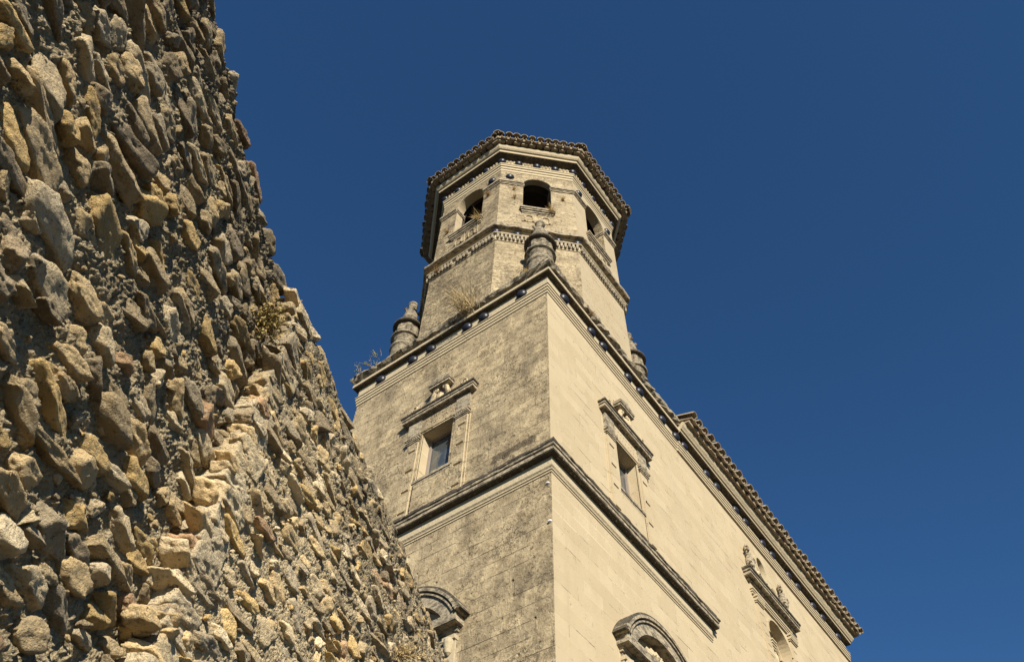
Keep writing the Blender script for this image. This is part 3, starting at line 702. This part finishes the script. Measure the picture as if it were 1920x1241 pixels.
    up.build('eave_tiles', M_TILE, r); lo.build('corbel_tiles', M_TILE, r)
mk_belfry()

# ---- corner pinnacles
def mk_pinnacle():
    m = MB()
    m.lathe((0, 0, 23.9), [(.62, 0), (.62, .35), (.5, .45), (.46, .6), (.46, 1.9), (.52, 1.98), (.52, 2.1), (.40, 2.2), (.42, 2.42), (.47, 2.56), (.49, 2.62)], 40)
    p = m.build('pinnacle', M_PIN, church, False)
    m = MB(); m.lathe((0, 0, 26.5), [(.44, 0), (.50, .02), (.57, .06), (.58, .12), (.54, .17), (.50, .19), (.48, .22)], 48); m.lathe((0, 0, 26.72), [(.44, 0), (.46, .04), (.44, .08)], 48); m.build('torus', M_PIN, p)
    m = MB(); zs = np.linspace(0, .60, 14)
    def rf(j, a, r):
        t = zs[j]/.60; c = math.cos(a*7); top = 1-min(1, max(0, (t-.78)/.18))
        return r*(1-.15*(max(0, c+.35)**.5)*(top if t > .1 else t/.1))
    m.lathe((0, 0, 26.76), [(.45+.03*math.sin(z/.60*PI), z) for z in zs], 168, rf); m.build('fluted_drum', M_PIN, p)
    m = MB(); m.lathe((0, 0, 27.34), [(.46, 0), (.56, .02), (.60, .05), (.60, .12), (.56, .15), (.40, .19), (.28, .28)], 48); m.build('flange', M_BLACK, p)
    m = MB(); m.lathe((0, 0, 27.58), [(r_, z_*1.08) for r_, z_ in [(.32, 0), (.36, .08), (.29, .14), (.29, .36), (.33, .44), (.31, .58), (.27, .80), (.23, .92), (.21, 1.05), (.175, 1.12), (.175, 1.42), (.20, 1.46), (.20, 1.54), (.15, 1.60), (.04, 1.62)]], 24)
    for k in range(5):
        a = 2*PI*k/5+.4; d = np.array([math.cos(a), math.sin(a), 0]); o = np.array([0, 0, 28.60])
        m.tube([o+d*.20+(0, 0, -.12), o+d*.27+(0, 0, .02), o+d*.30+(0, 0, .10), o+d*.33+(0, 0, .03), o+d*.29+(0, 0, -.03)], [.05, .055, .06, .055, .035])
    m.build('cap', M_PIN, p)
    return p
pin = mk_pinnacle(); t = .80
pin.location = (t, t, 0); tag(pin, 'fluted urn pinnacle on the near corner, in front of the belfry face')
for loc, lab in (((t, 8-t, 0), 'dark lichened urn pinnacle on the left corner, against the sky'), ((8-t, t, 0), 'pale urn pinnacle on the right corner, half behind the coping')):
    c = copy_part(pin, church); c.location = loc; c['label'] = lab
    for ch in list(pin.children): copy_part(ch, c)

# ------------------------------------------------------------------ rubble wall
TOPH = 5.5
A1, S1 = math.radians(33.44), 0.37095*TOPH
A2, S2 = math.radians(25.22), 0.42977*TOPH
D1 = np.array([math.cos(A1), math.sin(A1), 0]); N1 = np.array([D1[1], -D1[0], 0])     # N: out of the wall, towards the street
D2 = np.array([math.cos(A2), math.sin(A2), 0]); N2 = np.array([D2[1], -D2[0], 0])
O1 = CAM-N1*S1; O2 = CAM-N2*S2
def wall_np(name, V, F, col, mi, mats, parent):
    me = bpy.data.meshes.new(name); nv, nf = len(V), len(F)
    me.vertices.add(nv); me.loops.add(nf*3); me.polygons.add(nf)
    me.vertices.foreach_set('co', V.astype(np.float32).ravel()); me.loops.foreach_set('vertex_index', F.astype(np.int32).ravel())
    me.polygons.foreach_set('loop_start', np.arange(0, nf*3, 3, dtype=np.int32)); me.polygons.foreach_set('loop_total', np.full(nf, 3, np.int32))
    me.polygons.foreach_set('material_index', mi.astype(np.int32)); me.polygons.foreach_set('use_smooth', np.ones(nf, bool))
    a = me.attributes.new('tint', 'FLOAT_COLOR', 'POINT'); a.data.foreach_set('color', np.concatenate([col, np.ones((nv, 1))], 1).astype(np.float32).ravel())
    me.update(calc_edges=True)
    for m in mats: me.materials.append(m)
    o = bpy.data.objects.new(name, me); COL.objects.link(o); o.parent = parent
    return o
def ico(sub):
    bm = bmesh.new(); bmesh.ops.create_icosphere(bm, subdivisions=sub, radius=1.0)
    V = np.array([v.co[:] for v in bm.verts]); F = np.array([[v.index for v in f.verts] for f in bm.faces]); bm.free(); return V/np.linalg.norm(V, axis=1)[:, None], F
ICO = {s: ico(s) for s in (3, 4, 5)}
AX = np.array([[1, 0, 0], [-1, 0, 0], [0, 1, 0], [0, -1, 0], [0, 0, 1], [0, 0, -1]], float)
PAL = [((.31, .26, .18), 5), ((.38, .31, .20), 5), ((.28, .25, .20), 3), ((.41, .315, .165), 3), ((.24, .205, .155), 3), ((.46, .41, .32), 2), ((.31, .22, .15), .5), ((.42, .365, .27), 3)]
PALC = np.array([p[0] for p in PAL])*np.array([1.08, .985, .80]); PALW = np.array([p[1] for p in PAL], float); PALW /= PALW.sum()
def stone(rng, L, H, Dp, sub, chunk=0.0):
    """a split field stone: flat broken face outwards, polygonal outline, chipped edges"""
    V, F = ICO[sub]
    k = rng.integers(5, 9); th = np.sort(rng.uniform(0, 2*PI, k)); th = th*.35+.65*(np.arange(k)*2*PI/k+rng.uniform(0, 1))
    tp = rng.uniform(-.05, .30, k)
    side = np.stack([np.cos(th), tp, np.sin(th)], 1); side /= np.linalg.norm(side, axis=1)[:, None]
    nf = rng.integers(1, 3)
    face = np.stack([rng.normal(size=nf)*.16, np.ones(nf), rng.normal(size=nf)*.18], 1); face /= np.linalg.norm(face, axis=1)[:, None]
    n2 = rng.normal(size=(3, 3)); n2[:, 1] = np.abs(n2[:, 1]); n2 /= np.linalg.norm(n2, axis=1)[:, None]
    NN = np.concatenate([side, face, [[0, -1, 0]], n2]); d = np.concatenate([rng.uniform(.62, 1.0, k), rng.uniform(.50, .70, nf), [.8], rng.uniform(.80, 1.05, 3)])
    r = d[None]/np.maximum(V@NN.T, .22)
    be = rng.uniform(50, 150); r = -np.log(np.exp(-be*np.minimum(r, 2.2)).sum(1))/be
    sd = int(rng.integers(1e6)); off = rng.uniform(-50, 50, 3)
    r = r*(1+.07*fbm(V*1.8+off, 2, sd))
    P = V*r[:, None]*np.array([L/2, Dp, H/2])
    Q = P+off; dis = fbm(Q*np.array([13, 22, 30]), 3, sd+5, .6)*.007-np.abs(fbm(Q*36, 2, sd+9))*.007
    return P+V*(dis*min(1, H/.10))[:, None], F
def quoin_stone(rng, L, H, Dp, sub):
    V, F = ICO[sub]
    ax = AX+rng.normal(size=(6, 3))*.05; n = np.sign(rng.normal(size=(5, 3)))+rng.normal(size=(5, 3))*.5
    NN = np.concatenate([ax, n]); NN /= np.linalg.norm(NN, axis=1)[:, None]; d = np.concatenate([rng.uniform(.92, 1.0, 6), rng.uniform(1.2, 1.55, 5)])
    r = d[None]/np.maximum(V@NN.T, .2); be = rng.uniform(40, 90); r = -np.log(np.exp(-be*np.minimum(r, 2.2)).sum(1))/be
    off = rng.uniform(-50, 50, 3); P = V*r[:, None]*np.array([L/2, Dp, H/2]); sd = int(rng.integers(1e6))
    return P+V*(fbm((P+off)*np.array([12, 12, 30]), 3, sd, .6)*.010-np.abs(fbm((P+off)*34, 2, sd+9))*.006)[:, None], F
def rot(rng, yaw, tilt, roll):
    a, b, c = rng.normal()*roll, rng.normal()*tilt, rng.normal()*yaw      # about p (in-plane), about s, about z
    Rp = np.array([[math.cos(a), 0, -math.sin(a)], [0, 1, 0], [math.sin(a), 0, math.cos(a)]])
    Rs = np.array([[1, 0, 0], [0, math.cos(b), -math.sin(b)], [0, math.sin(b), math.cos(b)]])
    Rz = np.array([[math.cos(c), -math.sin(c), 0], [math.sin(c), math.cos(c), 0], [0, 0, 1]])
    return Rp@Rs@Rz
def mortar_disp(Q, amp, seed):
    big = fbm(Q*np.array([4.0, 1, 5.5]), 3, seed)*amp
    mid = fbm(Q*np.array([13., 1, 17.]), 3, seed+20, .6)*amp*.6
    crumb = np.abs(fbm(Q*np.array([42., 1, 48.]), 2, seed+31))*amp*.7
    return big*.9+mid+crumb
def section(name, tone, O, D, N, s0, s1, vis0, vis1, rowh, lenr, protr, roll, tilt, seed, res, mamp, parent, subnear, hold, sink, quoin=False):
    rng = np.random.default_rng(seed); Vs, Fs, Cs, Ms = [], [], [], []; k = 0
    def put(P, F, c, mi):
        nonlocal k
        if quoin: P = P.copy(); P[:, 2] += .13*np.clip((P[:, 0]-s0)/3.0, 0, 1)*np.clip(P[:, 2]/TOPH, 0, 1)   # the coping line climbs a little
        Wd = O[None]+P[:, :1]*D+P[:, 1:2]*N+np.array([0, 0, 1.0])*P[:, 2:3]
        Vs.append(Wd); Fs.append(F+k); Cs.append(np.broadcast_to(c, (len(P), 3)) if np.ndim(c) == 1 else c); Ms.append(np.full(len(F), mi)); k += len(P)
    # mortar bed: one rough sheet, finer where it is close to the street corner
    def sheet(a, b, z0, z1, r):
        ns, nz = max(2, int((b-a)/r)+1), max(2, int((z1-z0)/r)+1)
        S, Z = np.meshgrid(np.linspace(a, b, ns), np.linspace(z0, z1, nz), indexing='ij')
        Q = np.stack([S.ravel(), np.zeros(S.size), Z.ravel()], 1); dsp = mortar_disp(Q, mamp, seed)-mamp*sink
        top = np.clip((Z.ravel()-(TOPH-.12))/.12, 0, 1); dsp = dsp-top**2*.10
        P = np.stack([Q[:, 0], dsp, Q[:, 2]+top*fbm(Q*np.array([5., 1, 1.]), 2, 3)*.05], 1)
        i = (np.arange(ns-1)[:, None]*nz+np.arange(nz-1)[None]).ravel()
        F = np.concatenate([np.stack([i, i+nz, i+nz+1], 1), np.stack([i, i+nz+1, i+1], 1)])
        sh = .5+.5*np.clip(dsp/mamp, -1, 1)
        put(P, F, np.array([.40, .32, .19])*tone*np.ones((len(P), 1)), 1)
    sheet(vis0, vis1, 1.3, TOPH, res)
    if s0 < vis0: sheet(s0, vis0, 1.3, TOPH, .05)
    if vis1 < s1: sheet(vis1, s1, 1.3, TOPH, .05)
    sheet(s0, s1, GROUND-.1, 1.3, .05)
    # thickness: back, top and ends
    T = .7
    def quad(pts): put(np.array(pts, float), np.array([[0, 1, 2], [0, 2, 3]]), np.array([.27, .23, .17]), 1)
    quad([(s0, -T, GROUND-.1), (s1, -T, GROUND-.1), (s1, -T, TOPH-.03), (s0, -T, TOPH-.03)]); quad([(s0, -T, TOPH-.03), (s1, -T, TOPH-.03), (s1, -.06, TOPH-.10), (s0, -.06, TOPH-.10)])
    for e in (s0, s1): quad([(e, -T, GROUND-.1), (e, 0, GROUND-.1), (e, 0, TOPH-.03), (e, -T, TOPH-.03)])
    # stones, course by course
    z = GROUND
    while z < TOPH-.05:
        h = rng.uniform(*rowh); s = s0-rng.uniform(0, .2)
        while s < s1:
            L = rng.uniform(*lenr)*(1.5 if rng.random() < .08 else 1)*(.55 if rng.random() < .22 else 1); H = h*rng.uniform(.72, 1.12)
            if rng.random() < .07: H *= 1.45
            big = rng.random() < .10
            if big: L *= 1.3; H *= 1.55
            sc, zc = s+L/2, min(z+h/2+rng.normal()*.022, TOPH-.03)
            vis = vis0-.2 < sc < vis1+.2 and zc > 1.4
            if rng.random() < hold:
                Dp = rng.uniform(.06, .105)
                P, F = stone(rng, L*1.02, H, Dp, (subnear if vis else 3))
                P = P@rot(rng, .13, tilt, roll).T+np.array([sc, rng.uniform(*protr)*(1 if zc < TOPH-.45 else .5)-.68*Dp, zc])
                c = PALC[rng.choice(len(PALC), p=PALW)]*rng.uniform(.95, 1.4)*tone
                put(P, F, c, 0)
            s += L*.97+rng.uniform(-.005, .03)+(rng.uniform(.03, .10) if rng.random() < .10 else 0)
        z += h*.96
    # small spalls pressed into the joints
    for i in range(int((vis1-vis0)*(TOPH-1.4)*16)):
        L = rng.uniform(.025, .06); P, F = stone(rng, L, L*rng.uniform(.4, .8), L*.4, 3)
        P = P@rot(rng, .4, .4, .5).T+np.array([rng.uniform(vis0, vis1), rng.uniform(.0, .02)-mamp*.5, rng.uniform(1.4, TOPH-.25)])
        put(P, F, PALC[rng.choice(len(PALC), p=PALW)]*rng.uniform(.9, 1.2)*tone, 0)
    if quoin:                                                       # pale corner stones stacked up the return
        z = GROUND
        while z < TOPH-.03:
            h = rng.uniform(.07, .20); L = rng.uniform(.20, .40)
            P, F = quoin_stone(rng, L, h*1.05, .17, 5 if z > 1.4 else 3)
            P = P@rot(rng, .05, .03, .03).T+np.array([s0+L/2-.02+rng.normal()*.012, -.15+rng.normal()*.012, z+h/2])
            put(P, F, np.array([.56, .46, .295])*rng.uniform(.85, 1.12)*(np.array([1, .98, .93]) if rng.random() < .5 else 1), 0); z += h*.97
    return wall_np(name, np.concatenate(Vs), np.concatenate(Fs), np.concatenate(Cs), np.concatenate(Ms), [M_RUB, M_MORT], parent)

def mat_rubble(name, mortar):
    g = NG(name); P = g.n('NewGeometry').outputs['Position']
    at = g.n('Attribute'); at.attribute_name = 'tint'; base = at.outputs['Color']
    sz = g.n('SeparateXYZ'); g.put(sz.inputs[0], P)
    col = g.mix(g.math('MULTIPLY', g.ramp(g.noise(P, 5.0, 6.0, 0.7), 0.35, 0.75), 0.55), base, g.mix(1.0, base, (1.25, 1.2, 1.12) if not mortar else (.95, .92, .88), 'MULTIPLY'))
    col = g.mix(g.math('MULTIPLY', g.ramp(g.noise(P, 17.0, 7.0, 0.8), 0.52, 0.64), 0.7), col, (.13, .105, .07))
    col = g.mix(g.math('MULTIPLY', g.ramp(g.noise(P, 30.0, 5.0, 0.75), 0.58, 0.68), 0.6), col, (.58, .52, .41))
    hi = g.ramp(g.math('ADD', sz.outputs[2], g.math('MULTIPLY', g.math('SUBTRACT', g.noise(P, 1.1, 4.0, 0.6), 0.5), 5.0)), 3.6, 5.3)   # black crust on the rain-washed top courses
    crust = g.math('MULTIPLY', hi, g.ramp(g.noise(P, 8.0, 6.0, 0.75), 0.36, 0.58))
    col = g.mix(g.math('MULTIPLY', crust, 0.7 if mortar else 0.5), col, (.055, .048, .038))
    pit = g.ramp(g.noise(P, 34.0, 5.0, 0.7), 0.40, 0.30) if mortar else g.ramp(g.noise(P, 26.0, 6.0, 0.72), 0.36, 0.29)
    col = g.mix(g.math('MULTIPLY', pit, .8), col, (.05, .04, .028))
    h = g.math('ADD', g.noise(P, 22.0, 6.0, 0.7), g.math('MULTIPLY', g.noise(P, 70.0, 4.0, 0.7), 0.5)); h = g.math('SUBTRACT', h, g.math('MULTIPLY', pit, .5))
    if mortar: h = g.math('ADD', h, g.math('MULTIPLY', g.vor(P, 60.0), 0.5))
    return g.out(col, h, 0.055 if mortar else 0.045)
M_RUB = mat_rubble('rubble_stone', False); M_MORT = mat_rubble('lime_mortar', True)
rub = empty('rubble_wall', 'rough rubble stone wall with deep joints rising steeply at left', 'wall')
section('near_section', .95, O1, D1, N1, -3.0, 3.45, .45, 3.3, (.085, .14), (.14, .36), (.010, .058), .17, .19, 21, .008, .027, rub, 4, .90, .80)
section('far_section', 1.32, O2, D2, N2, 3.04, 10.5, 3.04, 8.4, (.075, .13), (.16, .40), (.010, .034), .10, .13, 22, .010, .018, rub, 4, .95, .75, quoin=True)

# ------------------------------------------------------------------ plants
def mat_plant(name, c0, c1):
    g = NG(name); at = g.n('Attribute'); at.attribute_name = 'tint'
    P = g.n('NewGeometry').outputs['Position']
    g.b.inputs['Roughness'].default_value = 0.7
    return g.out(g.mix(g.noise(P, 22.0, 2.0), c0, c1))
M_DRY = mat_plant('dry_grass', (.42, .30, .13), (.62, .47, .23)); M_BROWN = mat_plant('dry_stems', (.24, .15, .07), (.45, .30, .13)); M_STRAW = mat_plant('faded_straw', (.26, .19, .09), (.44, .33, .16)); M_GREEN = mat_plant('green_leaf', (.14, .17, .035), (.30, .30, .08))
def tuft(name, label, pos, out, n, length, spread, wid, mat, droop=.25, upb=.6, seed=0, group=None, leaf=0, leafmat=None, cat='plant'):
    """a clump of thin blades rooted in a joint; out = direction it grows away from the wall"""
    rng = np.random.default_rng(seed); m = MB(); lf = MB(); o = np.array(out, float); o /= np.linalg.norm(o)
    for i in range(n):
        d = o*rng.uniform(.3, 1)+np.array([0, 0, upb])+rng.normal(size=3)*spread; d /= np.linalg.norm(d)
        L = length*rng.uniform(.35, 1.0); b = np.array(pos)+rng.normal(size=3)*length*.10*np.array([1, 1, .4])
        sd = np.cross(d, rng.normal(size=3)); sd /= np.linalg.norm(sd); pts = []
        for t in (0, .35, .7, 1): pts.append((b+d*L*t+np.array([0, 0, -droop*L*t*t])+rng.normal(size=3)*L*.03, wid*(1-t*.85)))
        vs = []
        for p, w_ in pts: vs += [p-sd*w_, p+sd*w_]
        m.add(vs, [(0, 1, 3, 2), (2, 3, 5, 4), (4, 5, 7, 6)])
        for _ in range(leaf):
            t = rng.uniform(.3, 1); c = b+d*L*t+np.array([0, 0, -droop*L*t*t])+rng.normal(size=3)*L*.06; a = rng.normal(size=3); a /= np.linalg.norm(a); e = np.cross(a, rng.normal(size=3)); e /= np.linalg.norm(e); s = length*rng.uniform(.03, .075)
            lf.add([c-a*s, c+e*s*.5, c+a*s, c-e*s*.5], [(0, 1, 2, 3)])
    ob = m.build(name, mat); tag(ob, label, cat, group, 'thing')
    if leaf: lf.build('leaves', leafmat or mat, ob)
    return ob
def W1(s, z, p=0.05): return O1+D1*s+N1*p+np.array([0, 0, z])
def W2(s, z, p=0.05): return O2+D2*s+N2*p+np.array([0, 0, z])
GR = 'dry weeds rooted in the masonry'
tuft('dry_bush', 'brown and green leafy bush growing from the rubble wall corner', W1(3.12, 4.80, .03), N1-D1*.2, 150, .25, .55, .0022, M_BROWN, .1, .15, 1, GR, 9, mat_plant('bush_leaf', (.22, .13, .045), (.24, .22, .07)), 'bush')
tuft('dry_grass', 'straw coloured grass clump low on the rubble wall edge', W2(6.22, 4.52, .04), N2, 170, .26, .55, .0025, M_STRAW, .1, .3, 2, GR, 1, M_STRAW, 'grass')
tuft('dry_grass', 'tall dry grass hanging over the tower coping, biggest clump on the tower', (-.36, 3.0, 23.62), (-1, .1, 0), 230, 1.7, .40, .008, M_STRAW, .40, .95, 3, GR, 0, None, 'grass')
fd = octframe(5); fl = octframe(4); fr_ = octframe(6)
def on(fr, u, z, p=.02): return fr(u, p, z)
spots = [
 ('round straw tuft right of the belfry opening', on(fd, 1.12, 33.0), fd.nn, .30, 90),
 ('upper small tuft left of the belfry opening', on(fd, -1.02, 33.35), fd.nn, .22, 60),
 ('lower small tuft left of the belfry opening', on(fd, -.98, 32.55), fd.nn, .26, 70),
 ('brown tuft near the edge beside the grey-side belfry arch', on(fl, 1.05, 33.3), fl.nn, .36, 100),
 ('dry weeds on the sill of the front belfry arch', on(fd, .55, 31.45, .1), fd.nn, .55, 120),
 ('feathery dry grass at the foot of the grey-side belfry arch', on(fl, .72, 31.25, .10), fl.nn, .6, 130),
 ('brown tuft on the far pier of the grey-side belfry arch', on(fl, -1.1, 32.2), fl.nn, .30, 80),
 ('orange brown clump on the dentils at the belfry left end', on(fl, -1.15, 28.75, .08), fl.nn, .42, 130),
 ('small weed beside the front pinnacle base on the coping', (-.3, .55, 23.75), (-1, -.3, 0), .34, 50),
 ('small brown weed on the coping of the lit tower face', (2.15, -.3, 23.55), (0, -1, 0), .26, 50)]
for i, (lab, pos, nn, L, n) in enumerate(spots):
    o3 = (nn[0], nn[1], 0)
    tuft('dry_weed', lab, pos, o3, n, L, .5, .007, M_BROWN if 'brown' in lab else M_DRY, .25, .35, 10+i, GR, 0, None, 'weed')
for i, (lab, pos, n, L) in enumerate((('leafy green sprig at the outer end of the tower coping', (-.35, 7.9, 23.85), 9, .5), ('larger green sprig on the coping left of the pinnacle', (-.3, 7.35, 23.9), 10, .6), ('wispy green sprig at the base of the dark pinnacle', (.1, 7.75, 25.3), 10, .55))):
    tuft('green_sprig', lab, pos, (-.6, .5, 0), n, L, .45, .006, M_BROWN, .1, .8, 40+i, 'green sprigs on the coping', 6, M_GREEN, 'plant')

# ------------------------------------------------------------------ ground
m = MB(); m.add([(-900, -900, GROUND), (900, -900, GROUND), (900, 900, GROUND), (-900, 900, GROUND)], [(0, 1, 2, 3)])
g_ = m.build('ground', simple('dark_cobbles', (.045, .04, .034), (.075, .066, .055), 1.5, .02)); tag(g_, None, None, None, 'structure')
